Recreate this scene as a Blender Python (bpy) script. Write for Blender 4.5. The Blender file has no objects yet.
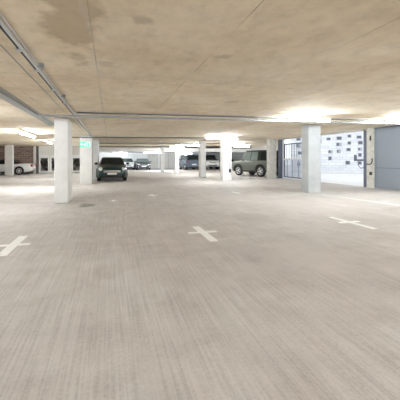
import bpy, bmesh, math, random
from mathutils import Vector, Matrix
random.seed(7)
PI = math.pi
TUBE = 195
SC = bpy.context.scene
COL = SC.collection

# ------------------------------------------------------------------ materials
def mat(name, color=(.8, .8, .8), rough=.5, metal=0.0, emit=None, es=0.0, spec=None, alpha=None, trans=None):
    m = bpy.data.materials.new(name); m.use_nodes = True
    b = m.node_tree.nodes['Principled BSDF']
    b.inputs['Base Color'].default_value = (*color, 1)
    b.inputs['Roughness'].default_value = rough
    b.inputs['Metallic'].default_value = metal
    if emit:
        b.inputs['Emission Color'].default_value = (*emit, 1)
        b.inputs['Emission Strength'].default_value = es
    if spec is not None: b.inputs['Specular IOR Level'].default_value = spec
    if trans: b.inputs['Transmission Weight'].default_value = trans
    return m

class NT:
    """small helper to wire node graphs"""
    def __init__(s, m):
        s.t = m.node_tree; s.b = s.t.nodes['Principled BSDF']
    def n(s, typ, **kw):
        x = s.t.nodes.new(typ)
        for k, v in kw.items(): setattr(x, k, v)
        return x
    def l(s, a, b): s.t.links.new(a, b)
    def coord(s, scale=(1, 1, 1), loc=(0, 0, 0)):
        tc = s.n('ShaderNodeTexCoord'); mp = s.n('ShaderNodeMapping')
        mp.inputs['Scale'].default_value = scale; mp.inputs['Location'].default_value = loc
        s.l(tc.outputs['Object'], mp.inputs['Vector']); return mp.outputs['Vector']
    def noise(s, vec, scale, detail=4, rough=.55):
        x = s.n('ShaderNodeTexNoise'); x.inputs['Scale'].default_value = scale
        x.inputs['Detail'].default_value = detail; x.inputs['Roughness'].default_value = rough
        s.l(vec, x.inputs['Vector']); return x.outputs['Fac']
    def ramp(s, fac, stops):
        r = s.n('ShaderNodeValToRGB'); e = r.color_ramp.elements
        while len(e) < len(stops): e.new(.5)
        for i, (p, c) in enumerate(stops):
            e[i].position = p; e[i].color = (*c, 1) if len(c) == 3 else c
        s.l(fac, r.inputs['Fac']); return r.outputs['Color']
    def math(s, op, a, b=None, c=None):
        x = s.n('ShaderNodeMath', operation=op)
        for i, v in enumerate((a, b, c)):
            if v is None: continue
            if isinstance(v, (int, float)): x.inputs[i].default_value = v
            else: s.l(v, x.inputs[i])
        return x.outputs[0]
    def mix(s, fac, a, b, blend='MIX'):
        x = s.n('ShaderNodeMix', data_type='RGBA', blend_type=blend)
        if isinstance(fac, (int, float)): x.inputs[0].default_value = fac
        else: s.l(fac, x.inputs[0])
        for i, v in ((6, a), (7, b)):
            if isinstance(v, tuple): x.inputs[i].default_value = (*v, 1)
            else: s.l(v, x.inputs[i])
        return x.outputs[2]
    def color(s, c): s.l(c, s.b.inputs['Base Color'])
    def bump(s, h, strength=.3, dist=.01):
        x = s.n('ShaderNodeBump'); x.inputs['Strength'].default_value = strength; x.inputs['Distance'].default_value = dist
        s.l(h, x.inputs['Height']); s.l(x.outputs['Normal'], s.b.inputs['Normal'])

def sep(g, v):
    x = g.n('ShaderNodeSeparateXYZ'); g.l(v, x.inputs[0]); return x.outputs

def concrete(name, a, b, rough=.7, scale=1.5, bump=.15):
    m = mat(name, a, rough); g = NT(m)
    v = g.coord(); n1 = g.noise(v, scale, 6, .6)
    g.color(g.ramp(n1, [(.3, a), (.7, b)]))
    g.bump(g.noise(v, 40, 3), bump, .004); return m

def ceiling_mat():
    m = mat('shuttered_concrete', (.6, .5, .36), .8); g = NT(m)
    v = g.coord(); X, Y, Z = sep(g, v)
    big = g.noise(v, .75, 8, .70)
    col = g.ramp(big, [(.25, (.67, .56, .40)), (.46, (.83, .725, .555)), (.6, (.89, .80, .645)), (.75, (.94, .87, .74))])
    # fine mottling stretched along the boards
    v2 = g.coord((2.2, 1.5, 1)); fine = g.noise(v2, 2.0, 9, .74)
    col = g.mix(.4, col, g.ramp(fine, [(.32, (.58, .55, .51)), (.5, (.95, .94, .93)), (.68, (1.14, 1.13, 1.12))]), 'MULTIPLY')
    # formwork sheets 1.33 x 2.5 m, each a slightly different tone
    px = g.math('DIVIDE', g.math('ADD', X, .17 + 1.33 * 20), 1.33)
    py = g.math('DIVIDE', g.math('ADD', Y, -4.93 + 5.0 * 20), 5.0)
    cx = g.n('ShaderNodeCombineXYZ'); g.l(g.math('FLOOR', px), cx.inputs[0]); g.l(g.math('FLOOR', py), cx.inputs[1])
    wn = g.n('ShaderNodeTexWhiteNoise'); g.l(cx.outputs[0], wn.inputs['Vector'])
    col = g.mix(.55, col, g.ramp(wn.outputs['Value'], [(0, (.84, .83, .82)), (1, (1.04, 1.04, 1.04))]), 'MULTIPLY')
    def line(p, period, w):
        d = g.math('MULTIPLY', g.math('ABSOLUTE', g.math('SUBTRACT', g.math('FRACT', g.math('ADD', p, .5)), .5)), period)
        return g.math('LESS_THAN', d, w)
    jn = g.math('MAXIMUM', line(px, 1.33, .006), line(py, 5.0, .006))
    jn = g.math('MULTIPLY', jn, g.ramp(g.noise(v, 1.1, 3), [(.38, (.05, .05, .05)), (.62, (.6, .6, .6))]))
    col = g.mix(jn, col, (.24, .19, .13))
    # water stains with a shape of their own: a streak beside the crack at X -0.3
    dx = g.math('DIVIDE', g.math('ADD', X, .33), .30); dy = g.math('DIVIDE', g.math('ADD', Y, -3.1), 1.5)
    r = g.math('SQRT', g.math('ADD', g.math('MULTIPLY', dx, dx), g.math('MULTIPLY', dy, dy)))
    r = g.math('ADD', r, g.math('MULTIPLY', g.math('SUBTRACT', g.noise(v, 2.6, 5), .5), 2.2))
    st = g.ramp(r, [(.45, (.6, .6, .6)), (.80, (0, 0, 0))])
    col = g.mix(st, col, (.40, .30, .18))
    for (sx, sy, sr, am) in ((.28, 2.8, .12, .5), (1.33, 3.55, .13, .45), (-.05, 4.2, .16, .3), (2.6, 6.4, .2, .3)):
        ax = g.math('ADD', X, -sx); ay = g.math('ADD', Y, -sy)
        q = g.math('DIVIDE', g.math('SQRT', g.math('ADD', g.math('MULTIPLY', ax, ax), g.math('MULTIPLY', ay, ay))), sr)
        q = g.math('ADD', q, g.math('MULTIPLY', g.math('SUBTRACT', g.noise(v, 6, 4), .5), 1.6))
        col = g.mix(g.ramp(q, [(.5, (am, am, am)), (1.0, (0, 0, 0))]), col, (.36, .29, .21))
    # pale lime streak on the crack itself
    lm = g.math('LESS_THAN', g.math('ABSOLUTE', g.math('ADD', X, g.math('ADD', .17, g.math('MULTIPLY', g.math('SUBTRACT', g.noise(v, 1.6, 3), .5), .22)))), .035)
    lm = g.math('MULTIPLY', lm, g.ramp(g.noise(v, 5, 4), [(.4, (0, 0, 0)), (.65, (.45, .45, .45))]))
    col = g.mix(lm, col, (.62, .60, .56))
    sp = g.ramp(g.noise(v, .9, 6, .7), [(.66, (0, 0, 0)), (.74, (.4, .4, .4))])
    col = g.mix(sp, col, (.42, .36, .29))
    g.color(col); g.bump(fine, .12, .004); return m

def floor_mat():
    m = mat('brushed_concrete', (.5, .46, .42), .55); g = NT(m)
    v = g.coord(); X, Y, Z = sep(g, v)
    big = g.noise(v, .45, 7, .6)
    col = g.ramp(big, [(.25, (.475, .432, .415)), (.5, (.555, .524, .505)), (.75, (.63, .608, .597))])
    vs = g.coord((30, .55, 1)); brush = g.noise(vs, 1.7, 3, .5)
    grain = g.noise(v, 42, 3, .7); mott = g.noise(v, 2.3, 6, .68)
    rid = g.math('ADD', g.math('MULTIPLY', brush, .55), g.math('MULTIPLY', grain, .45))
    col = g.mix(.5, col, g.ramp(rid, [(.37, (.64, .62, .605)), (.5, (.98, .98, .98)), (.63, (1.17, 1.17, 1.17))]), 'MULTIPLY')
    col = g.mix(.75, col, g.ramp(mott, [(.3, (.80, .775, .755)), (.5, (.98, .975, .97)), (.7, (1.08, 1.08, 1.08))]), 'MULTIPLY')
    vb = g.coord((2.6, .30, 1)); lane = g.noise(vb, 1.0, 4, .6)
    col = g.mix(.4, col, g.ramp(lane, [(.3, (.80, .785, .775)), (.7, (1.06, 1.06, 1.06))]), 'MULTIPLY')
    # a dried tide line running across the bay ends and pale scuffs
    wob = g.math('MULTIPLY', g.math('SUBTRACT', g.noise(v, .8, 3), .5), .35)
    tl = g.math('LESS_THAN', g.math('ABSOLUTE', g.math('ADD', Y, g.math('ADD', -4.75, wob))), .018)
    tl = g.math('MULTIPLY', tl, g.ramp(g.noise(v, 2.2, 4), [(.42, (0, 0, 0)), (.6, (.5, .5, .5))]))
    col = g.mix(tl, col, (.74, .70, .67))
    def spot(cx, cy, rx, ry, c, amt, col, nz=1.0):
        a = g.math('DIVIDE', g.math('ADD', X, -cx), rx); b = g.math('DIVIDE', g.math('ADD', Y, -cy), ry)
        r = g.math('SQRT', g.math('ADD', g.math('MULTIPLY', a, a), g.math('MULTIPLY', b, b)))
        r = g.math('ADD', r, g.math('MULTIPLY', g.math('SUBTRACT', g.noise(v, 5, 4), .5), nz))
        f = g.ramp(r, [(.55, (amt, amt, amt)), (1.0, (0, 0, 0))])
        return g.mix(f, col, c)
    col = spot(-.62, 9.25, .26, .42, (.16, .17, .15), .75, col)           # oil stain
    col = spot(3.0, 6.4, .5, .7, (.40, .37, .34), .4, col)
    col = spot(2.6, 3.6, .6, .9, (.62, .58, .54), .4, col)
    col = spot(4.5, 7.2, .9, .6, (.40, .38, .36), .35, col)
    fl = g.ramp(g.noise(v, 9, 2), [(.74, (0, 0, 0)), (.78, (.45, .45, .45))])
    col = g.mix(fl, col, (.72, .69, .66))
    g.color(col)
    rr = g.ramp(big, [(.3, (.66, .66, .66)), (.7, (.8, .8, .8))]); g.l(rr, g.b.inputs['Roughness'])
    g.bump(rid, .4, .006); return m

def brick_mat():
    m = mat('red_brown_brick', (.3, .2, .16), .85); g = NT(m)
    tc = g.n('ShaderNodeTexCoord'); mp = g.n('ShaderNodeMapping'); mp.inputs['Rotation'].default_value = (PI/2, 0, 0)
    g.l(tc.outputs['Object'], mp.inputs['Vector'])
    b = g.n('ShaderNodeTexBrick'); g.l(mp.outputs['Vector'], b.inputs['Vector'])
    b.inputs['Color1'].default_value = (.17, .10, .08, 1); b.inputs['Color2'].default_value = (.27, .185, .15, 1)
    b.inputs['Mortar'].default_value = (.38, .33, .29, 1); b.inputs['Scale'].default_value = 1.0
    b.inputs['Brick Width'].default_value = .45; b.inputs['Row Height'].default_value = .16; b.inputs['Mortar Size'].default_value = .014
    g.color(b.outputs['Color']); return m

def block_mat():
    m = mat('white_block_wall', (.8, .82, .85), .9); g = NT(m)
    tc = g.n('ShaderNodeTexCoord'); mp = g.n('ShaderNodeMapping'); mp.inputs['Rotation'].default_value = (PI/2, 0, 0)
    g.l(tc.outputs['Object'], mp.inputs['Vector'])
    b = g.n('ShaderNodeTexBrick'); g.l(mp.outputs['Vector'], b.inputs['Vector'])
    b.inputs['Color1'].default_value = (.70, .72, .76, 1); b.inputs['Color2'].default_value = (.88, .89, .91, 1)
    b.inputs['Mortar'].default_value = (.62, .64, .68, 1); b.inputs['Scale'].default_value = 1.0
    b.inputs['Brick Width'].default_value = .6; b.inputs['Row Height'].default_value = .25; b.inputs['Mortar Size'].default_value = .02
    g.color(b.outputs['Color']); return m

M = dict(
    ceil=ceiling_mat(), floor=floor_mat(), brick=brick_mat(),
    white=concrete('white_painted_concrete', (.80, .80, .79), (.88, .88, .87), .6, 2.5, .1),
    col=concrete('off_white_column_paint', (.74, .74, .735), (.84, .84, .835), .6, 3, .1),
    colgrey=concrete('grey_and_shade_concrete', (.40, .42, .435), (.50, .52, .53), .7, 2.5, .15),
    cream=concrete('cream_concrete', (.54, .53, .48), (.76, .75, .71), .8, 5, .3),
    wall=concrete('pale_concrete_wall', (.66, .63, .58), (.78, .76, .72), .8, 1.0, .1),
    pave=concrete('light_paving', (.70, .70, .68), (.80, .80, .79), .9, 1.0, .1),
    render=block_mat(),
    galv=mat('galvanised_steel', (.62, .63, .63), .4, .7),
    greysteel=mat('grey_trunking_paint', (.34, .35, .35), .45, .2),
    black=mat('black_plastic', (.02, .02, .022), .55),
    dark=mat('dark_gap', (.012, .012, .014), .9),
    bluesteel=mat('blue_grey_painted_steel', (.235, .265, .305), .45, .1),
    navy=mat('dark_blue_grey_steel', (.13, .145, .19), .5, .2),
    gatepanel=mat('pale_blue_gate_paint', (.30, .34, .46), .5, .1),
    paint=concrete('worn_white_road_paint', (.84, .84, .82), (.93, .93, .91), .7, 9, .1),
    fixture=mat('white_fitting', (.85, .85, .85), .4),
    tube=mat('lit_tube', (1, 1, 1), .4, emit=(.90, .965, 1), es=TUBE),
    signgreen=mat('lit_exit_green', (.05, .5, .3), .4, emit=(.20, .66, .46), es=.6),
    signwhite=mat('lit_exit_white', (.9, 1, .95), .4, emit=(.75, 1, .90), es=.55),
    glass=mat('tinted_car_glass', (.014, .019, .019), .06, spec=.5),
    paleglass=mat('reflection_toned_glass', (.20, .25, .24), .06, spec=.9),  # pale base colour stands in for white reflections on the side windows
    pane=mat('clear_window_glass', (.95, .97, .97), .02, trans=1.0),
    tyre=mat('tyre_rubber', (.018, .018, .019), .8),
    rim=mat('alloy_rim', (.74, .75, .76), .35, .4),
    lens=mat('clear_lamp_lens', (.80, .84, .85), .12, .2),
    chrome=mat('chrome', (.75, .76, .77), .15, 1.0),
    tail=mat('red_lamp_lens', (.35, .015, .015), .2),
    plate=mat('white_number_plate', (.75, .75, .72), .5),
    leaf=mat('dark_leaves', (.025, .04, .022), .7),
    bark=mat('dark_bark', (.06, .05, .045), .9),
    colwarm=concrete('warm_pale_concrete', (.60, .59, .57), (.70, .69, .67), .7, 2.5, .15),
    gardenwall=concrete('weathered_garden_wall', (.42, .41, .40), (.55, .54, .53), .9, 2, .2),
    darkpost=mat('dark_grey_post', (.09, .085, .085), .6),
    winframe=mat('white_window_frame', (.80, .80, .78), .45),
    windark=mat('dark_window_glass', (.13, .14, .18), .2),
)

# ------------------------------------------------------------------ mesh helpers
def box(bm, x0, x1, y0, y1, z0, z1, rot=None, mi=0):
    c = Vector(((x0+x1)/2, (y0+y1)/2, (z0+z1)/2))
    r = bmesh.ops.create_cube(bm, size=1)
    for v in r['verts']:
        v.co = Vector((v.co.x*(x1-x0), v.co.y*(y1-y0), v.co.z*(z1-z0)))
        if rot: v.co = rot @ v.co
        v.co += c
    for f in {f for v in r['verts'] for f in v.link_faces}: f.material_index = mi

def tube(bm, p0, p1, r, n=10, r2=None):
    p0, p1 = Vector(p0), Vector(p1); d = p1-p0
    q = d.to_track_quat('Z', 'Y').to_matrix()
    c = bmesh.ops.create_cone(bm, cap_ends=True, segments=n, radius1=r, radius2=r if r2 is None else r2, depth=d.length)
    for v in c['verts']: v.co = q @ v.co + (p0+p1)/2

def ball(bm, c, rad, n=12):
    r = bmesh.ops.create_uvsphere(bm, u_segments=n*2, v_segments=n, radius=1)
    for v in r['verts']: v.co = Vector((v.co.x*rad[0], v.co.y*rad[1], v.co.z*rad[2])) + Vector(c)

def lathe(bm, prof, n=24, M4=None):
    rings = []
    for (r, h) in prof:
        ring = [bm.verts.new((r*math.cos(2*PI*k/n), r*math.sin(2*PI*k/n), h)) for k in range(n)]
        rings.append(ring)
    for a, b in zip(rings, rings[1:]):
        for k in range(n): bm.faces.new((a[k], a[(k+1) % n], b[(k+1) % n], b[k]))
    bm.faces.new(list(reversed(rings[0]))); bm.faces.new(rings[-1])
    if M4:
        for r in rings:
            for v in r: v.co = M4 @ v.co

def obj(name, bm, mats, parent=None, loc=None, smooth=False, bevel=0, seg=2):
    bmesh.ops.recalc_face_normals(bm, faces=bm.faces[:])
    me = bpy.data.meshes.new(name); bm.to_mesh(me); bm.free()
    for m in (mats if isinstance(mats, (list, tuple)) else [mats]): me.materials.append(m)
    if smooth:
        me.shade_smooth()
        me.set_sharp_from_angle(angle=math.radians(38))
    o = bpy.data.objects.new(name, me); COL.objects.link(o)
    if parent: o.parent = parent
    if loc: o.location = loc
    if bevel:
        b = o.modifiers.new('bevel', 'BEVEL'); b.width = bevel; b.segments = seg; b.limit_method = 'ANGLE'
    return o

def tag(o, label, cat, group=None):
    o['label'] = label; o['category'] = cat
    if group: o['group'] = group
    return o
def thing(name, label, cat, loc=(0, 0, 0), rz=0, group=None):
    o = bpy.data.objects.new(name, None); COL.objects.link(o)
    o.location = loc; o.rotation_euler = (0, 0, rz); o.empty_display_size = .2
    return tag(o, label, cat, group)
def struct(name, bm, m, parent=None, **k):
    o = obj(name, bm, m, parent, **k)
    if parent is None: o['kind'] = 'structure'
    return o
def B(): return bmesh.new()
def bxo(x0, x1, y0, y1, z0, z1):
    b = B(); box(b, x0, x1, y0, y1, z0, z1); return b
def prism(pts, z0, z1):
    b = B()
    lo = [b.verts.new((x, y, z0)) for x, y in pts]; hi = [b.verts.new((x, y, z1)) for x, y in pts]
    b.faces.new(list(reversed(lo))); b.faces.new(hi)
    for i in range(len(pts)):
        j = (i+1) % len(pts); b.faces.new((lo[i], lo[j], hi[j], hi[i]))
    return b

def cz(x): return 2.53 + .014*x           # the slab falls gently to the left

# ------------------------------------------------------------------ the setting
FAR, LEFT, BACK = 42.2, -15.0, -13.0
struct('floor', bxo(LEFT-.3, 11.45, BACK-.3, 30.8, -.3, 0), M['floor'])
struct('floor_far', prism([(-1.9, 30.8), (11.45, 30.8), (11.45, 19.2), (13, 21.4), (17, 27.6), (17, FAR+.3), (-1.9, FAR+.3)], -.3, 0), M['floor'])
b = B()
pts = [(LEFT-.3, BACK-.3), (11.6, BACK-.3), (11.6, 19.4), (16.6, 27.4), (16.6, FAR+.3), (LEFT-.3, FAR+.3)]
lo = [b.verts.new((x, y, cz(x))) for x, y in pts]; hi = [b.verts.new((x, y, cz(x)+.35)) for x, y in pts]
b.faces.new(list(reversed(lo))); b.faces.new(hi)
for i in range(len(pts)):
    j = (i+1) % len(pts); b.faces.new((lo[i], lo[j], hi[j], hi[i]))
struct('ceiling', b, M['ceil'])
struct('wall_left', bxo(LEFT-.3, LEFT, BACK, 30.5, 0, 2.6), M['wall'])
struct('wall_back', bxo(LEFT-.3, 11.6, BACK-.3, BACK, 0, 2.8), M['wall'])
struct('wall_right', bxo(11.3, 11.6, BACK, 7.0, 0, cz(11.3)), M['wall'])
struct('wall_far', bxo(-1.9, 16.6, FAR, FAR+.3, 0, 2.8), M['white'])
struct('wall_far_left', bxo(-1.9, -1.6, 30.8, FAR, 0, 2.6), M['white'])
struct('wall_far_right', bxo(16.3, 16.6, 27.2, FAR, 0, 2.8), M['white'])
struct('wall_skew', prism([(11.36, 19.12), (11.62, 19.0), (16.6, 27.2), (16.3, 27.3)], 0, 2.8), M['white'])
struct('ceiling_soffit', bxo(-1.6, 16.3, 33.6, FAR, 2.12, 2.52), M['white'])
struct('trim_lintel', bxo(11.3, 11.6, 11.72, 19.0, 2.63, cz(11.3)), M['wall'])
# brick wall with the glazed screens to its right, on the line Y = 30.5
struct('wall_brick', bxo(LEFT, -6.5, 30.5, 30.8, 0, 2.55), M['brick'])
struct('wall_glazed_head', bxo(-6.1, -1.6, 30.5, 30.8, 1.68, 2.55), M['wall'])
struct('wall_glazed_base', bxo(-6.1, -1.6, 30.5, 30.8, 0, .10), M['colgrey'])
struct('trim_post', bxo(-6.5, -6.29, 30.38, 30.8, 0, 2.44), M['wall'])
struct('trim_dark_post', bxo(-6.29, -6.1, 30.44, 30.8, 0, 2.44), M['darkpost'])
struct('trim_pier', bxo(11.22, 11.6, 11.04, 11.44, 0, cz(11.2)), M['cream'])

def window(n, x0, x1, z0, z1):
    b = B(); w = .14; wt = .30
    box(b, x0, x0+w, 30.5, 30.62, z0, z1); box(b, x1-w, x1, 30.5, 30.62, z0, z1)
    box(b, x0+w, x1-w, 30.5, 30.62, z0, z0+w); box(b, x0+w, x1-w, 30.5, 30.62, z1-wt, z1)
    o = struct('window_%d' % n, b, M['winframe'], bevel=.01)
    p = obj('pane', bxo(x0+w, x1-w, 30.55, 30.562, z0+w, z1-wt), M['pane'], o)
    return o
xs = [-6.1+.9*i for i in range(6)]
for i in range(5): window(i+1, xs[i]+.01, xs[i+1]-.01, .10, 1.68)

# steel sliding door on the right
d = struct('door_1', bxo(11.27, 11.36, 7.0, 11.03, .02, 2.63), M['bluesteel'])
obj('seam_rail', bxo(11.255, 11.272, 7.0, 11.03, .90, .925), M['navy'], d)
obj('head_track', bxo(11.24, 11.36, 7.0, 11.03, 2.63, cz(11.2)-.01), M['navy'], d)
obj('edge_frame', bxo(11.25, 11.272, 10.96, 11.03, .03, 2.62), M['bluesteel'], d)
# grey doors in the far wall
for n, (x0, x1) in enumerate(((4.95, 6.2), (6.6, 7.7), (7.75, 8.85))):
    d = struct('door_%d' % (n+2), bxo(x0, x1, FAR-.06, FAR-.005, .02, 2.02), M['wall'])
    b = B()
    for xx in (x0-.04, x1): box(b, xx, xx+.04, FAR-.08, FAR-.005, 0, 2.06)
    obj('door_frame', b, M['colgrey'], d)
    obj('door_handle', bxo(x1-.18, x1-.06, FAR-.10, FAR-.06, .98, 1.02), M['galv'], d)

# outside the opening
struct('ground_outside', prism([(11.45, -6), (48, -6), (48, 60), (20, 60), (17, 27.6), (13, 21.4), (11.45, 19.2)], -.3, -.01), M['pave'])

# ------------------------------------------------------------------ columns
def column(x0, x1, y0, y1, label, m, bev=.012):
    z1 = min(cz(x0), cz(x1)) - .003
    b = bxo(x0, x1, y0, y1, 0, z1)
    o = obj('concrete_column', b, m, bevel=bev)
    # origin at its base
    c = Vector(((x0+x1)/2, (y0+y1)/2, 0)); o.data.transform(Matrix.Translation(-c)); o.location = c
    return tag(o, label, 'column')
cA = column(-1.56, -1.19, 9.86, 10.95, 'tall white square column in the left foreground, its foot near the oil stain', M['col'])
cE = column(-1.50, -.90, 17.1, 17.9, 'pale grey column behind the lit green exit sign', M['colwarm'])
cE2 = column(-1.26, -.70, 20.4, 22.2, 'narrow white column just left of the dark green hatchback', M['col'])
cB = column(7.27, 7.82, 10.2, 10.65, 'column toned grey for shade, standing in front of the daylit gateway', M['colgrey'])  # darker grey puts the weaker lamp light here into its colour
cC = column(6.62, 7.16, 17.7, 18.3, 'white column with a grey conduit down its front', M['col'])
cD = column(6.25, 6.66, 21.4, 21.9, 'white column between the blue-grey van and the white off-roader', M['col'])
cK2 = column(5.60, 5.94, 27.2, 27.6, 'slim white column left of the blue-grey van', M['col'])
cK = column(4.72, 5.02, 29.6, 29.95, 'thin white column furthest back, in front of the far grey doors', M['col'])
cL = column(-7.85, -7.32, 27.35, 27.75, 'pale column in front of the white convertible', M['colwarm'])
cM = column(10.46, 11.0, 19.0, 19.4, 'cream stained column between the green-grey off-roader and the gate', M['cream'])

t = thing('conduit_drop', 'thin grey vertical conduit with a dark socket on a white column', 'conduit', (7.03, 17.68, .6))
b = B(); tube(b, (0, 0, .1), (0, 0, 1.95), .022, 10); obj('pipe', b, M['greysteel'], t, smooth=True)
obj('socket_box', bxo(-.06, .06, -.05, .015, -.12, .10), M['black'], t, bevel=.01)
for z in (.6, 1.2, 1.8): obj('clip', bxo(-.035, .035, -.028, .018, z-.015, z+.015), M['galv'], t)

# ------------------------------------------------------------------ painted bay markings
def plus(x, y, l0, l1, w, cw, cl, label, group=None, cx=0):
    b = B()
    box(b, -w/2, w/2, l0, l1, .0005, .004); 
    box(b, cx-cl/2, -w/2, -cw/2, cw/2, .0005, .004); box(b, w/2, cx+cl/2, -cw/2, cw/2, .0005, .004)
    o = obj('bay_marking', b, M['paint'], loc=(x, y, 0)); return tag(o, label, 'floor marking', group)
plus(-1.40, 5.28, -.56, .57, .135, .12, .46, 'white painted cross on the floor cut by the left edge of the picture')
plus(1.58, 5.27, -.64, .47, .135, .12, .52, 'white painted cross on the floor in the middle of the picture')
plus(4.73, 5.28, -.66, .57, .115, .12, .50, 'white painted cross on the floor in front of the daylit gateway column')
plus(1.46, 11.1, -.30, .45, .12, .14, .40, 'small worn white floor cross ahead of the dark green hatchback')
plus(4.66, 11.1, -.30, .40, .11, .12, .36, 'small worn white floor mark ahead of the column with the conduit')
plus(.10, 10.0, -.14, .16, .06, .06, .26, 'faint white floor fleck beside the oil stain')
b = prism([(7.40, 9.62), (7.50, 9.64), (8.02, 5.4), (7.90, 5.4)], .0005, .004)
tag(obj('bay_line', b, M['paint']), 'long thin white line on the floor running towards the blue-grey steel door', 'floor marking')

# ------------------------------------------------------------------ ceiling services
def along_x(name, label, x0, x1, y, drop, w, h, m, cat='trunking'):
    b = B()
    n = 2
    for (xx0, xx1) in ((x0, x1),):
        pts = [(xx0, y-w/2), (xx1, y-w/2), (xx1, y+w/2), (xx0, y+w/2)]
        lo = [b.verts.new((px, py, cz(px)-drop-h)) for px, py in pts]; hi = [b.verts.new((px, py, cz(px)-drop)) for px, py in pts]
        b.faces.new(list(reversed(lo))); b.faces.new(hi)
        for i in range(4):
            j = (i+1) % 4; b.faces.new((lo[i], lo[j], hi[j], hi[i]))
    o = tag(obj(name, b, m), label, cat)
    x = x0+.4
    while x < x1-.1:
        obj('hanger', bxo(x-.012, x+.012, y-.012, y+.012, cz(x)-drop-.002, cz(x)-.001), M['galv'], o); x += 1.9
    return o
tr = along_x('cable_trunking', 'long grey cable trunking across the ceiling carrying the nearest strip light', -1.74, 11.2, 8.62, .085, .09, .05, M['greysteel'])
for x in [-1.2+1.5*i for i in range(9)]: obj('joint_strap', bxo(x-.004, x+.004, 8.573, 8.667, cz(x)-.138, cz(x)-.083), M['galv'], tr)
along_x('cable_conduit', 'thin black cable conduit running just in front of the grey trunking', -.8, 11.2, 8.42, .03, .03, .03, M['navy'], 'conduit')
along_x('cable_conduit', 'dark conduit across the ceiling above the exit sign', -1.9, 6.8, 16.85, .085, .06, .05, M['darkpost'], 'conduit')
along_x('cable_conduit', 'dark conduit across the ceiling behind the exit sign, above the hatchback', -1.9, 9.5, 22.8, .085, .08, .06, M['darkpost'], 'conduit')
along_x('cable_conduit', 'dark conduit across the ceiling in the far bay, furthest from the viewer', -1.6, 12.5, 29.2, .085, .09, .07, M['darkpost'], 'conduit')

# the pipe run along the left, with a black cable clipped to it
t = thing('conduit_run', 'galvanised conduit run with a clipped black cable receding along the ceiling on the left', 'conduit', (-.90, 0, 0))
zc = cz(-.93)
b = B(); tube(b, (0, -2, zc-.045), (0, 17.05, zc-.045), .017, 12); obj('pipe', b, M['galv'], t, smooth=True)
b = B(); tube(b, (.034, -2, zc-.03), (.034, 17.05, zc-.03), .008, 10); obj('thin_pipe', b, M['galv'], t, smooth=True)
b = B(); tube(b, (-.036, -2, zc-.042), (-.036, 17.05, zc-.042), .010, 8); obj('cable', b, M['black'], t, smooth=True)
for y in (1.2, 2.9, 3.7, 4.5, 5.7, 7.0, 9.6, 11.5, 13.5, 15.5):
    b = B(); box(b, -.056, .022, y-.018, y+.018, zc-.07, zc-.004); obj('clip', b, M['galv'], t)
for y in (4.35, 6.35):
    b = B(); box(b, .02, .09, y-.025, y+.025, zc-.05, zc-.004); tube(b, (.065, y, zc-.09), (.065, y, zc-.02), .010, 8)
    obj('bracket', b, M['greysteel'], t)
b = B(); tube(b, (-1.11, -2, cz(-1.11)-.012), (-1.11, 17.05, cz(-1.11)-.012), .006, 6)
tag(obj('ceiling_cable', b, M['greysteel']), 'very thin grey cable on the ceiling left of the conduit run', 'cable')

# the wide metal duct meeting the white column
t = thing('steel_channel', 'wide grey steel channel under the ceiling ending at the left foreground column', 'channel', (-1.86, 0, 0))
zc = cz(-1.86)
obj('body', bxo(-.085, .075, -3, 11.3, zc-.085, zc-.004), M['greysteel'], t, bevel=.006)
for x in (-.115, .075): obj('flange', bxo(x, x+.03, -3, 11.3, zc-.03, zc-.004), M['galv'], t)

# strip lights
def striplight(x, y, L, axis, label, z=None, group=None):
    zz = (cz(x)-.004-(.007*L if axis == 'x' else .001)) if z is None else z
    t = thing('strip_light', label, 'ceiling light', (x, y, zz), 0 if axis == 'x' else PI/2, group)
    drop = .10
    obj('housing', bxo(-L/2, L/2, -.05, .05, -.11, -.075), M['fixture'], t, bevel=.006)
    for k in (-.32, .32): obj('mount', bxo(k*L-.02, k*L+.02, -.02, .02, -.075, 0), M['fixture'], t)
    b = B(); tube(b, (-L/2+.03, 0, -.145), (L/2-.03, 0, -.145), .03, 14)
    obj('tube', b, M['tube'], t, smooth=True)
    for s in (-1, 1):
        b = B(); box(b, min(s*(L/2-.03), s*L/2), max(s*(L/2-.03), s*L/2), -.036, .036, -.18, -.106); obj('end_cap', b, M['fixture'], t, bevel=.004)
    return t
striplight(5.62, 7.85, 1.45, 'x', 'bright strip light on the ceiling trunking, nearest one right of centre')
striplight(9.25, 7.85, 1.7, 'x', 'strip light at the right edge of the picture, near the steel door')
striplight(6.05, 16.4, 1.85, 'x', 'strip light in front of the column with the grey conduit')
striplight(6.7, 25.2, 2.2, 'x', 'strip light on the ceiling left of the column beside the blue-grey van')
striplight(6.6, 31.2, 1.5, 'x', 'strip light over the far grey doors, right of the furthest one')
striplight(4.7, 34.4, 2.2, 'x', 'furthest strip light under the low soffit, above the dark grey coupe', z=2.115)
striplight(12.6, 28.6, 1.7, 'x', 'strip light above the low silver car behind the off-roader')
striplight(9.6, 23.2, 1.7, 'x', 'strip light right of the conduit column, over the off-roader nose')
striplight(-3.42, 14.9, 2.6, 'y', 'long strip light at the left edge of the picture, left of the foreground column')
striplight(-3.70, 21.6, 1.5, 'y', 'strip light peeping out behind the foreground column at upper left')
striplight(-3.70, 27.4, 1.5, 'y', 'small distant strip light between the foreground column and the exit sign column')
striplight(8.6, 36.6, 2.0, 'x', 'strip light under the low soffit in front of the blue-grey van', z=2.115)
striplight(1.2, 39.0, 1.6, 'x', 'strip light over the far wall behind the dark green hatchback', z=2.115)
OUT = 'added strip lights out of view'  # unseen: nearer left row read from floor glow, the rest added for brightness
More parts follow.
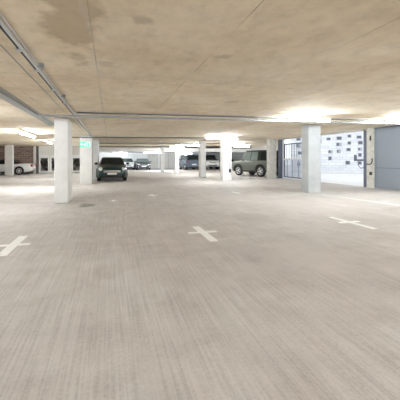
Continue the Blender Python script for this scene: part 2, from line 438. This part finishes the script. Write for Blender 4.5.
for x, y, ax in ((-3.7, 8.5, 'y'), (-3.7, 3.0, 'y'), (-8.5, 6.0, 'y'), (-8.5, 14.0, 'y'), (-9.5, 22.0, 'y'),
                 (1.5, -2.0, 'x'), (5.8, -1.2, 'x'), (9.6, 1.6, 'x'), (-3.7, -3.4, 'y'), (7.0, -6.5, 'x')):
    striplight(x, y, 1.6, ax, 'unseen strip light added outside the picture', group=OUT)

# exit sign hung before the grey column
t = thing('exit_sign', 'lit green exit sign hanging from the ceiling before the pale grey column', 'exit sign', (-1.19, 16.3, 2.02))
obj('case', bxo(-.24, .24, .0, .06, -.13, .12), M['signgreen'], t, bevel=.006)
b = B()   # running figure, door and arrow
def sgn(p0, p1, w):
    p0, p1 = Vector((p0[0], 0, p0[1])), Vector((p1[0], 0, p1[1])); d = (p1-p0); L = d.length
    rot = Matrix.Rotation(-math.atan2(d.z, d.x), 3, 'Y'); c = (p0+p1)/2
    box(b, c.x-L/2, c.x+L/2, -.006, .0, c.z-w/2, c.z+w/2, rot)
sgn((-.19, 0), (-.07, 0), .03); sgn((-.195, 0), (-.14, .055), .028); sgn((-.195, 0), (-.14, -.055), .028)
sgn((.0, -.01), (.035, .05), .04); sgn((.0, -.01), (.05, -.05), .024); sgn((.05, -.05), (.06, -.10), .022)
sgn((0, -.01), (-.03, -.07), .024); sgn((-.03, -.07), (-.06, -.075), .02); sgn((.03, .04), (.075, .01), .018); sgn((.03, .045), (-.02, .04), .018)
tube(b, (.05, -.006, .085), (.05, 0, .085), .022, 14)
for (x0, x1, z0, z1) in ((.115, .135, -.11, .11), (.205, .225, -.11, .11), (.115, .225, .095, .115)): box(b, x0, x1, -.006, 0, z0, z1)
obj('pictogram', b, M['signwhite'], t)
for s in (-.17, .17):
    b = B(); tube(b, (s, .03, .125), (s, .03, cz(-1.2)-2.02-.003), .008, 8); obj('hanger_rod', b, M['galv'], t)

t = thing('smoke_detector', 'small round white detector on the ceiling above the far cars', 'smoke detector', (3.35, 21.6, cz(3.35)))
b = B(); lathe(b, [(.10, -.001), (.10, -.03), (.085, -.045)], 20); obj('base', b, M['fixture'], t, smooth=True)
b = B(); lathe(b, [(.07, -.044), (.062, -.08), (.03, -.095)], 20); obj('sensor_dome', b, M['fixture'], t, smooth=True)

# ------------------------------------------------------------------ gateway
t = thing('mesh_gate', 'pale blue-grey barred gate leaf with a close-set pale bars below, open to daylight', 'gate', (11.42, 0, 0))
y0, y1 = 15.6, 18.72
b = B()
for y in (y0, y1-.06): box(b, -.03, .03, y, y+.06, .06, 2.32)
for z in (.06, 1.24, 2.26): box(b, -.03, .03, y0+.06, y1-.06, z, z+.07)
obj('frame', b, M['navy'], t)
obj('mid_rail', bxo(-.045, -.031, y0, y1, 1.23, 1.33), M['winframe'], t)
y = y0+.10
while y < y1-.1:
    obj('lower_bar', bxo(-.008, .008, y-.02, y+.02, .13, 1.24), M['gatepanel'], t); y += .10
k = 0; y = y0+.16
while y < y1-.1:
    b = B(); tube(b, (0, y, 1.31), (0, y, 2.26), .019, 8); obj('bar', b, M['navy'], t)
    y += .19
for y in (16.2, 17.0, 17.7, 18.3):
    b = B(); box(b, -.028, -.008, y-.02, y+.02, .13, 1.24); obj('stiffener', b, M['bluesteel'], t)
t = thing('gate_post', 'dark blue-grey hinge post beside the cream stained column', 'gate post', (11.18, 18.80, 0))
obj('post', bxo(-.13, .12, -.07, .11, 0, 2.62), M['navy'], t, bevel=.008)
obj('foot_plate', bxo(-.14, .13, -.12, .16, 0, .012), M['navy'], t)
t = thing('gate_post', 'dark blue-grey post with a latch arm beside the blue-grey steel door', 'gate post', (11.38, 11.58, 0))
obj('post', bxo(-.09, .12, -.13, .12, 0, 2.62), M['navy'], t, bevel=.008)
b = B(); box(b, -.05, .05, .12, .75, 1.20, 1.29); box(b, -.05, .05, .66, .75, 1.29, 1.50); obj('latch_arm', b, M['navy'], t, bevel=.008)
b = B(); pts = [(.0, .12, .95), (.0, .35, .85), (0, .5, .98), (0, .55, 1.2)]
for p, q in zip(pts, pts[1:]): tube(b, p, q, .016, 8)
obj('chain', b, M['navy'], t)
t = thing('cable_loop', 'black cable looping across the cream pier beside the steel door', 'cable', (11.2, 11.24, .95))
b = B(); pts = [(0, .17, .12), (-.01, .02, .10), (-.015, -.10, .16), (-.015, -.15, .26), (-.01, -.13, .38)]
for p, q in zip(pts, pts[1:]): tube(b, p, q, .022, 8)
obj('cable', b, M['black'], t, smooth=True)
tag(obj('wall_socket', bxo(11.17, 11.218, 11.12, 11.24, .58, .72), M['black'], bevel=.008), 'small dark box low on the cream pier', 'socket')
tag(obj('wall_switch', bxo(11.18, 11.218, 11.18, 11.24, 2.12, 2.34), M['black'], bevel=.008), 'small dark box high on the cream pier', 'switch')

# building across the yard with scattered small windows
t = thing('white_building', 'white building across the yard with scattered small dark windows', 'building', (0, 0, 0))
# facade runs from (11.0, 33.5)... nearer on the right
P0, P1 = Vector((16.2, 25.4, 0)), Vector((31.0, 17.0, 0))
d = (P1-P0).normalized(); nrm = Vector((d.y, -d.x, 0))       # towards the yard
if nrm.dot(Vector((0, 0, 0))-P0) < 0: nrm = -nrm
L = (P1-P0).length
t.location = P0; t.rotation_euler = (0, 0, math.atan2(d.y, d.x))
# local frame: x along the facade, -y towards the yard
obj('wall', bxo(0, L, 0, .5, -.01, 6.5), M['render'], t)
obj('plinth', bxo(0, L, -.06, 0, -.01, .16), M['pave'], t)
rw = random.Random(3)
cnt = 0; x = .5
while x < L-.8:
    z = .55 + rw.random()*.35
    while z < 3.6:
        if rw.random() < .8:
            w = .26+rw.random()*.2; h = .26+rw.random()*.14; xo = x+(rw.random()-.5)*.22
            f = obj('window', bxo(xo, xo+w, -.02, .05, z, z+h), M['colgrey'], t)
            obj('pane', bxo(xo+.05, xo+w-(.05 if rw.random() < .5 else .2), -.035, -.02, z+.05, z+h-.04), M['windark'], f)
            cnt += 1
        z += .50+rw.random()*.22
    x += .74+rw.random()*.25

# shrubs outside the left glazing
def shrub(x, y, h, label, seed):
    r = random.Random(seed)
    t = thing('shrub', label, 'shrub', (x, y, -.01), 0, 'shrubs outside the left glazing')
    bs, bl = B(), B()
    for k in range(7):
        a = r.random()*2*PI; lean = .15+.3*r.random(); hh = h*(.65+.35*r.random())
        p = Vector((0, 0, 0)); q = Vector((math.cos(a)*lean, math.sin(a)*lean*.5, hh))
        tube(bs, p, q, .022, 6, .008)
        for j in range(16):
            u = .25+.75*r.random(); c = p.lerp(q, u)+Vector(((r.random()-.5)*.32, (r.random()-.5)*.25, (r.random()-.5)*.15))
            s = .05+.06*r.random(); ax = Vector((r.random()-.5, r.random()-.5, r.random()-.2)).normalized()
            o = ax.orthogonal().normalized(); w = ax.cross(o)
            v = [bl.verts.new(c-ax*s*1.6), bl.verts.new(c+o*s*.6+w*.012), bl.verts.new(c+ax*s*1.6), bl.verts.new(c-o*s*.6+w*.012)]
            bl.faces.new(v)
    obj('stems', bs, M['bark'], t); obj('foliage', bl, M['leaf'], t)
struct('wall_garden', bxo(LEFT, -1.95, 35.2, 35.4, -.01, 2.3), M['gardenwall'])
struct('ground_garden', bxo(LEFT, -1.9, 30.8, 46, -.3, -.01), M['pave'])
for i in range(6):
    shrub(-5.75+.62*i, 31.75+1.0*(i % 2), 1.4+.25*((i*7) % 3)/2, 'dark leafy shrub outside the white framed glazing', 20+i)

# ------------------------------------------------------------------ cars
def interp(keys, x):
    if x <= keys[0][0]: return keys[0][1]
    for (a, va), (b_, vb) in zip(keys, keys[1:]):
        if x <= b_:
            return va+(vb-va)*(x-a)/(b_-a)
    return keys[-1][1]

def apply_mods(o):
    dg = bpy.context.evaluated_depsgraph_get(); dg.update()
    me = bpy.data.meshes.new_from_object(o.evaluated_get(dg))
    o.modifiers.clear(); old = o.data; o.data = me; bpy.data.meshes.remove(old)

def pane_bm(q, u0, u1, v0, v1, off=.004, th=.012, n=4):
    """glass set on the bilinear patch q = (P00,P10,P11,P01), outward normal from the winding"""
    b = B(); P = [Vector(p) for p in q]
    nr = (P[1]-P[0]).cross(P[3]-P[0]).normalized()
    def pt(u, v): return (P[0]*(1-u)*(1-v)+P[1]*u*(1-v)+P[2]*u*v+P[3]*(1-u)*v)
    c = [pt(u0, v0), pt(u1, v0), pt(u1, v1), pt(u0, v1)]
    lo = [b.verts.new(p+nr*(off-th)) for p in c]; hi = [b.verts.new(p+nr*off) for p in c]
    b.faces.new(list(reversed(lo))); b.faces.new(hi)
    for i in range(4):
        j = (i+1) % 4; b.faces.new((lo[i], lo[j], hi[j], hi[i]))
    return b

def make_car(name, label, loc, heading, s):
    """x forward, z up; s: dict of proportions"""
    t = thing(name, label, 'car', loc, heading)
    L, W = s['L'], s['W']; hw = W/2; xf, xr = L/2, -L/2
    fw, rw_ = xf-s['fo'], xf-s['fo']-s['wb']; R = s['R']; paint = s['paint']
    # lower body loft
    top = s['top']; bot = s['bot']; plan = s['plan']          # keyed by distance from the nose, metres
    N = 44; ks = sorted({i*L/N for i in range(N+1)} | {k for k, _ in top} | {k for k, _ in bot} | {k for k, _ in plan})
    b = B(); rings = []; rt = s.get('rt', .10); tuck = s.get('tuck', .06)
    for k in ks:
        zt, zb, w = interp(top, k), interp(bot, k), hw*interp(plan, k)
        zm = zb+(zt-zb)*.48
        half = [(w*.80, zb), (w-.045, zb+.03), (w-.012, zb+.10), (w, zm), (w-tuck*.35, zt-rt*1.2), (w-tuck, zt-rt*.45),
                (w-tuck-rt*.45, zt-rt*.1), (w-tuck-rt*1.3, zt+.004), (w*.35, zt+s.get('crown', .02))]
        ring = [b.verts.new((xf-k, y, z)) for y, z in half]+[b.verts.new((xf-k, -y, z)) for y, z in reversed(half)]
        rings.append(ring)
    n = len(rings[0])
    for a, c in zip(rings, rings[1:]):
        for i in range(n): b.faces.new((a[i], a[(i+1) % n], c[(i+1) % n], c[i]))
    b.faces.new(rings[0]); b.faces.new(list(reversed(rings[-1])))
    body = obj('body', b, [paint, M['black']], t)
    cut = B()
    for x in (fw, rw_):
        for sd in (-1, 1):
            nb = len(cut.verts); tube(cut, (x, sd*(hw+.2), R+.02), (x, sd*(hw-.27), R+.02), R*1.13, 32)
    for f in cut.faces: f.material_index = 1
    co = obj('cutter', cut, [paint, M['black']], t)
    bm_ = body.modifiers.new('b', 'BOOLEAN'); bm_.operation = 'DIFFERENCE'; bm_.solver = 'EXACT'; bm_.object = co
    apply_mods(body); bpy.data.objects.remove(co)
    body.data.shade_smooth(); body.data.set_sharp_from_angle(angle=math.radians(35))
    # cabin
    bf, tf, tr_, br = [xf-v for v in s['cab']]; zb, zr = s['belt'], s['roof']; wb_, wt = hw*s.get('wbelt', .93), hw*s.get('wroof', .76)
    zs = zb-.06
    def ext(xa, xb): return xa-(xb-xa)*.06/(zr-zb)
    b = B(); xm = (tf+tr_)/2
    lo = [b.verts.new(p) for p in ((ext(bf, tf), wb_, zs), (ext(br, tr_), wb_, zs), (ext(br, tr_), -wb_, zs), (ext(bf, tf), -wb_, zs))]
    a0, a1 = b.verts.new((tf, wt, zr)), b.verts.new((tf, -wt, zr)); m0, m1 = b.verts.new((xm, wt, zr+s.get('arch', .03))), b.verts.new((xm, -wt, zr+s.get('arch', .03)))
    c0, c1 = b.verts.new((tr_, wt, zr)), b.verts.new((tr_, -wt, zr))
    for f in ((lo[0], a0, a1, lo[3]), (lo[1], lo[2], c1, c0), (a0, m0, m1, a1), (m0, c0, c1, m1), (lo[0], lo[1], c0, m0, a0), (lo[3], a1, m1, c1, lo[2]), tuple(reversed(lo))):
        b.faces.new(f)
    cabin = obj('cabin', b, s.get('roofmat', paint), t, bevel=s.get('cbev', .05), seg=3)
    g = s.get('glass', M['glass'])
    qf = ((bf, -wb_, zb), (bf, wb_, zb), (tf, wt, zr), (tf, -wt, zr))
    qr = ((br, wb_, zb), (br, -wb_, zb), (tr_, -wt, zr), (tr_, wt, zr))
    ql = ((bf, wb_, zb), (br, wb_, zb), (tr_, wt, zr), (tf, wt, zr))
    qq = ((br, -wb_, zb), (bf, -wb_, zb), (tf, -wt, zr), (tr_, -wt, zr))
    ws = obj('windscreen', pane_bm(qf, .06, .94, .02, .90), g, t)
    obj('rear_window', pane_bm(qr, .09, .91, .10, .88), g, t)
    for i, (u0, u1) in enumerate(s['side']):
        sg = s.get('sideglass', [g]*9)[i]
        obj('side_window', pane_bm(ql, u0, u1, .06, .88), sg, t); obj('side_window', pane_bm(qq, 1-u1, 1-u0, .06, .88), g, t)
    if s.get('wipers', True):
        b = B()
        for y0_, y1_ in ((-.45, .1), (.1, .6)):
            A = Vector((bf, y0_*hw, zb+.012)); E = Vector((bf+(tf-bf)*.12, y1_*hw, zb+(zr-zb)*.12))
            tube(b, A+Vector((.02, 0, .012)), E+Vector((.02, 0, .012)), .009, 6)
        obj('wiper', b, M['black'], t)
    # wheels
    for x in (fw, rw_):
        for sd in (-1, 1):
            Mx = Matrix.Translation((x, sd*(hw-.02), R)) @ Matrix.Rotation(-sd*PI/2, 4, 'X')
            b = B(); wd = .21
            lathe(b, [(R*.66, -wd), (R*.93, -wd), (R, -wd*.85), (R, -wd*.15), (R*.93, 0), (R*.66, -.005), (R*.64, -.03)], 32, Mx)
            wh = obj('wheel', b, M['tyre'], t, smooth=True)
            b = B(); rr = R*.66
            lathe(b, [(rr, -.05), (rr, -.008), (rr*.92, -.006), (rr*.88, -.045)], 28, Mx)
            lathe(b, [(rr*.22, -.06), (rr*.22, -.015), (rr*.12, -.006)], 16, Mx)
            for q in range(s.get('spokes', 6)):
                an = 2*PI*q/s.get('spokes', 6)
                c = B()
                box(c, .02, rr*.93, -rr*.11, rr*.11, -.045, -.016, None)
                me = bpy.data.meshes.new('x'); c.transform(Mx @ Matrix.Rotation(an, 4, 'Z')); c.to_mesh(me); c.free(); b.from_mesh(me); bpy.data.meshes.remove(me)
            obj('rim', b, s.get('rimmat', M['rim']), wh)
    # mirrors
    mx, mz = bf-.28, zb+.06
    for sd in (-1, 1):
        b = B(); ball(b, (mx, sd*(hw+.06), mz), (.075, .10, .072), 8); box(b, mx-.02, mx+.03, min(sd*(wb_-.02), sd*hw), max(sd*(wb_-.02), sd*hw), mz-.05, mz-.02)
        obj('wing_mirror', b, s.get('mirmat', M['black']), t, smooth=True)
    # lamps, grille, plates
    def front_x(y):      # nose position at lateral y
        for k in ks:
            if hw*interp(plan, k) >= abs(y)+.01: return xf-k
        return xf
    hl = s['head']
    for sd in (-1, 1):
        y = sd*hl['y']; x = front_x(y)
        b = B()
        if hl['round']:
            r = hl['r']; Mx = Matrix.Translation((x-.06, y, hl['z'])) @ Matrix.Rotation(PI/2, 4, 'Y') @ Matrix.Rotation(-sd*.0, 4, 'X')
            lathe(b, [(r, -.06), (r, .075), (r*.9, .095)], 24, Mx)
            h = obj('headlight', b, M['chrome'], t, smooth=True)
            b = B(); lathe(b, [(r*.88, .08), (r*.86, .098), (r*.6, .118), (r*.2, .126)], 24, Mx); obj('lens', b, M['lens'], h, smooth=True)
        else:
            box(b, x-.10, x+.022, y-hl['r'], y+hl['r'], hl['z']-hl['h'], hl['z']+hl['h']); h = obj('headlight', b, M['black'], t, bevel=.02)
            b = B(); box(b, x+.018, x+.03, y-hl['r']*.85, y+hl['r']*.85, hl['z']-hl['h']*.7, hl['z']+hl['h']*.7); obj('lens', b, M['lens'], h)
        y = sd*(hw*.80); rz = s['tailz']
        b = B(); box(b, xr-.018, xr+.12, y-.075, y+.075, rz-.10, rz+.10); obj('tail_light', b, M['tail'], t, bevel=.015)
        y = sd*hw*.72; x = front_x(y)
        b = B(); tube(b, (x-.05, y, s['fogz']), (x+.018, y, s['fogz']), .05, 16); obj('fog_light', b, M['lens'], t, smooth=True)
    gr = s['grille']
    b = B(); box(b, xf-.10, xf+.014, -gr[0], gr[0], gr[1], gr[2]); go = obj('grille', b, M['black'], t, bevel=.03, seg=3)
    b = B(); nb_ = gr[3]
    for i in range(nb_):
        z = gr[1]+(gr[2]-gr[1])*(i+.7)/(nb_+.4); box(b, xf+.01, xf+.026, -gr[0]*.93, gr[0]*.93, z-.012, z+.012)
    if nb_: obj('grille_bar', b, M['chrome'], go)
    b = B(); box(b, xf-.12, xf+.016, -hw*.62, hw*.62, s['intake'][0], s['intake'][1]); obj('lower_intake', b, M['black'], t, bevel=.03)
    if not s.get('noplate'):
        b = B(); box(b, xf+.01, xf+.034, -.26, .26, s['platez']-.055, s['platez']+.055); obj('number_plate', b, M['plate'], t)
    b = B(); box(b, xr-.03, xr+.01, -.26, .26, s['rplatez']-.055, s['rplatez']+.055); obj('number_plate', b, M['plate'], t)
    # black sills, bumper lip and door handles
    z0 = interp(bot, L/2)
    for sd in (-1, 1):
        b = B(); box(b, rw_+R*1.15, fw-R*1.15, min(sd*(hw-.12), sd*(hw+.006)), max(sd*(hw-.12), sd*(hw+.006)), z0-.02, z0+.10)
        obj('sill', b, M['black'], t, bevel=.015)
    for x in s['handles']:
        for sd in (-1, 1):
            b = B(); box(b, x-.10, x+.10, min(sd*(hw-.05), sd*(hw+.012)), max(sd*(hw-.05), sd*(hw+.012)), s['handlez']-.015, s['handlez']+.015)
            obj('door_handle', b, s.get('handlemat', M['chrome']), t, bevel=.006)
    if s.get('arches'):
        for x in (fw, rw_):
            for sd in (-1, 1):
                b = B(); ri, ro, ns = R*1.12, R*1.30, 18; vs = []
                for i in range(ns+1):
                    a = math.radians(-12+204*i/ns)
                    vs.append([b.verts.new((x+r_*math.cos(a), sd*yy, R+.02+r_*math.sin(a))) for r_, yy in ((ri, hw+.022), (ro, hw+.012), (ro, hw-.08), (ri, hw-.08))])
                for p, q in zip(vs, vs[1:]):
                    for i in range(4): b.faces.new((p[i], p[(i+1) % 4], q[(i+1) % 4], q[i]))
                b.faces.new(vs[0]); b.faces.new(vs[-1])
                obj('arch_trim', b, M['black'], t, smooth=True)
    return t

def carpaint(name, c, rough=.22, metal=.15):
    m = mat(name, c, rough, metal); m.node_tree.nodes['Principled BSDF'].inputs['Coat Weight'].default_value = .35
    m.node_tree.nodes['Principled BSDF'].inputs['Coat Roughness'].default_value = .05; return m
P_green = carpaint('dark_green_paint', (.003, .030, .028), .35); P_olive = carpaint('green_grey_paint', (.125, .14, .115), .3, .2)
P_white = carpaint('white_paint', (.72, .73, .73)); P_silver = carpaint('silver_paint', (.50, .52, .54), .3, .5)
P_dark = carpaint('dark_slate_paint', (.055, .065, .08)); P_blue = carpaint('blue_grey_paint', (.10, .135, .18))
P_black = carpaint('black_paint', (.012, .013, .014))

def S(**k): return k
hatch = S(L=3.82, W=1.73, fo=.76, wb=2.5, R=.315, paint=P_green, roofmat=P_black,
    top=[(0, .66), (.05, .74), (.16, .80), (.5, .90), (1.15, .975), (1.6, .99), (3.3, 1.0), (3.72, .97), (3.82, .86)],
    bot=[(0, .30), (.1, .22), (.5, .19), (3.3, .19), (3.7, .24), (3.82, .34)],
    plan=[(0, .72), (.05, .82), (.15, .90), (.35, .965), (.8, 1), (3.2, 1), (3.6, .95), (3.76, .86), (3.82, .76)],
    cab=(1.02, 1.50, 3.35, 3.68), belt=.96, roof=1.39, wroof=.69, wbelt=.89, cbev=.07, side=[(.06, .46), (.49, .90)],
    head=S(round=True, y=.63, z=.735, r=.112), grille=(.50, .52, .66, 4), intake=(.24, .37), platez=.455, rplatez=.62, tailz=.78, fogz=.42,
    handles=[.05], handlez=.86, arches=True, spokes=5, crown=.05, rt=.13)
suv = S(L=4.0, W=1.72, fo=.80, wb=2.38, R=.405, paint=P_olive, roofmat=P_black, glass=M['glass'], sideglass=[M['paleglass'], M['paleglass'], M['glass']],
    top=[(0, .98), (.04, 1.06), (.15, 1.11), (1.1, 1.17), (1.3, 1.19), (3.9, 1.19), (4.0, 1.10)],
    bot=[(0, .48), (.12, .38), (.6, .34), (3.4, .34), (3.9, .42), (4.0, .48)],
    plan=[(0, .88), (.06, .94), (.25, .99), (.6, 1), (3.7, 1), (3.93, .97), (4.0, .93)],
    cab=(1.12, 1.46, 3.78, 3.94), belt=1.17, roof=1.94, wroof=.86, wbelt=.955, cbev=.06, arch=.015, side=[(.05, .34), (.37, .62), (.66, .95)],
    head=S(round=False, y=.62, z=.92, r=.14, h=.09), grille=(.42, .82, .98, 2), intake=(.46, .60), platez=.66, rplatez=.78, tailz=1.0, fogz=.55,
    handles=[.30, -.55], handlez=1.06, handlemat=M['black'], arches=True, spokes=5, rt=.06, tuck=.03)
roadster = S(L=4.30, W=1.80, fo=.85, wb=2.50, R=.325, paint=P_white, roofmat=P_black,
    top=[(0, .58), (.06, .66), (.3, .74), (1.3, .87), (2.6, .90), (3.95, .92), (4.23, .88), (4.30, .74)],
    bot=[(0, .28), (.12, .20), (.6, .17), (3.7, .18), (4.15, .27), (4.30, .38)],
    plan=[(0, .70), (.06, .80), (.25, .92), (.7, 1), (3.6, 1), (4.1, .93), (4.25, .84), (4.30, .72)],
    cab=(1.35, 2.05, 2.75, 3.35), belt=.88, roof=1.27, wroof=.70, wbelt=.90, side=[(.10, .80)],
    head=S(round=False, y=.58, z=.62, r=.17, h=.06), grille=(.40, .42, .56, 2), intake=(.22, .34), platez=.38, rplatez=.60, tailz=.76, fogz=.34,
    handles=[-.35], handlez=.78, spokes=6, rt=.10)
coupe = S(L=4.4, W=1.80, fo=.88, wb=2.65, R=.32, paint=P_dark,
    top=[(0, .60), (.06, .68), (.3, .77), (1.2, .91), (1.6, .93), (3.9, .96), (4.33, .92), (4.4, .80)],
    bot=[(0, .30), (.1, .20), (.6, .17), (3.8, .18), (4.3, .26), (4.4, .36)],
    plan=[(0, .74), (.06, .84), (.25, .93), (.7, 1), (3.7, 1), (4.2, .94), (4.35, .86), (4.4, .76)],
    cab=(1.15, 1.85, 3.1, 4.0), belt=.91, roof=1.33, wroof=.70, wbelt=.90, cbev=.07, side=[(.10, .48), (.51, .84)], glass=M['paleglass'],
    head=S(round=False, y=.60, z=.66, r=.17, h=.07), grille=(.48, .46, .62, 3), intake=(.22, .36), platez=.42, rplatez=.62, tailz=.8, fogz=.36,
    handles=[-.1], handlez=.82, spokes=7, rt=.10)
van = S(L=4.3, W=1.95, fo=.80, wb=2.75, R=.36, paint=P_blue,
    top=[(0, .92), (.05, 1.0), (.5, 1.08), (.9, 1.16), (4.2, 1.16), (4.3, 1.10)],
    bot=[(0, .36), (.1, .28), (.5, .24), (3.8, .24), (4.2, .34), (4.3, .38)],
    plan=[(0, .82), (.08, .92), (.3, .98), (.6, 1), (4.1, 1), (4.25, .98), (4.3, .95)],
    cab=(.75, 1.25, 4.14, 4.26), belt=1.14, roof=1.80, wroof=.88, wbelt=.965, cbev=.06, arch=.015, side=[(.05, .30), (.34, .62), (.66, .95)],
    head=S(round=False, y=.72, z=.86, r=.13, h=.10), grille=(.5, .66, .84, 3), intake=(.34, .5), platez=.56, rplatez=.66, tailz=1.0, fogz=.45,
    handles=[.3, -.6], handlez=1.0, handlemat=M['black'], spokes=6, rt=.05, tuck=.02)

def at_ground(pt_front, heading, s, side=0):
    return pt_front
D90 = math.radians(90)
# dark green hatchback, nose to the viewer
make_car('hatchback_car', 'dark green hatchback facing the viewer beside the exit sign columns', (.12, 18.45+1.91, 0), -D90, hatch)
# green-grey off-roader seen from its rear left
phi = math.radians(19); hd = D90+phi
fwd = Vector((-math.sin(phi), math.cos(phi))); rgt = Vector((math.cos(phi), math.sin(phi)))
rl = Vector((10.48, 20.45)); cxy = rl + fwd*(suv['wb']/2 + (suv['L']/2-suv['fo']-suv['wb']/2)*-1) + rgt*(suv['W']/2)
sv = make_car('off_road_car', 'green-grey boxy off-roader with black roof parked beside the cream column', (cxy.x, cxy.y, 0), hd, suv)
b = B()
Mx = Matrix.Translation((-suv['L']/2-.02, -.05, .98)) @ Matrix.Rotation(-PI/2, 4, 'Y')
lathe(b, [(.25, -.02), (.34, -.02), (.36, .02), (.36, .14), (.33, .17), (.22, .17)], 28, Mx); obj('spare_wheel', b, M['tyre'], sv, smooth=True)
make_car('convertible_car', 'white convertible with black soft top parked by the brick wall', (-8.35, 29.35, 0), PI, roadster)
make_car('coupe_car', 'dark slate coupe at the far wall beside a white car', (3.85, 37.0+2.2, 0), -D90, coupe)
c2 = dict(coupe); c2.update(paint=P_white, W=1.74, roof=1.36, glass=M['glass'])
make_car('saloon_car', 'white saloon at the far wall half hidden by the green hatchback', (2.02, 38.0+2.0, 0), -D90, dict(c2, L=4.2, top=[(0, .62), (.06, .72), (.3, .80), (1.2, .92), (1.6, .94), (3.7, .97), (4.13, .92), (4.2, .80)], bot=[(0, .3), (.1, .2), (.6, .17), (3.6, .18), (4.1, .26), (4.2, .36)], plan=[(0, .74), (.06, .84), (.25, .93), (.7, 1), (3.5, 1), (4.0, .94), (4.15, .86), (4.2, .76)], cab=(1.1, 1.75, 3.0, 3.8), roofmat=P_black))
make_car('van_car', 'blue-grey boxy van seen from behind between two white columns', (9.45, 35.0+2.15, 0), D90, van)
s3 = dict(suv, paint=P_white, roofmat=P_black, W=1.85, sideglass=[M['glass']]*3, roof=1.80)
make_car('off_road_car', 'white off-roader facing the viewer just left of the conduit column', (11.8, 35.2+1.97, 0), -D90, s3)
make_car('saloon_car', 'low silver saloon mostly hidden behind the green-grey off-roader', (14.4, 34.9+2.2, 0), -D90, dict(coupe, paint=P_silver, glass=M['glass']))

# ------------------------------------------------------------------ world, camera
w = bpy.data.worlds.new('World'); SC.world = w; w.use_nodes = True
bg = w.node_tree.nodes['Background']
bg.inputs['Color'].default_value = (.90, .95, 1.0, 1); bg.inputs['Strength'].default_value = 1.35

cam = bpy.data.cameras.new('camera'); co = bpy.data.objects.new('camera', cam); COL.objects.link(co)
F = 310.0
cam.sensor_width = 36; cam.lens = 36*F/400; cam.shift_y = -(200-159)/400
co.location = (0, 0, 1.3); co.rotation_euler = (PI/2, 0, -math.atan(90/F))
cam.clip_end = 300
SC.camera = co
vs = SC.view_settings; vs.view_transform = 'Standard'; vs.look = 'None'; vs.gamma = 1; vs.use_curve_mapping = False
vs.exposure = 0.24
SC.cycles.max_bounces = 10; SC.cycles.diffuse_bounces = 6
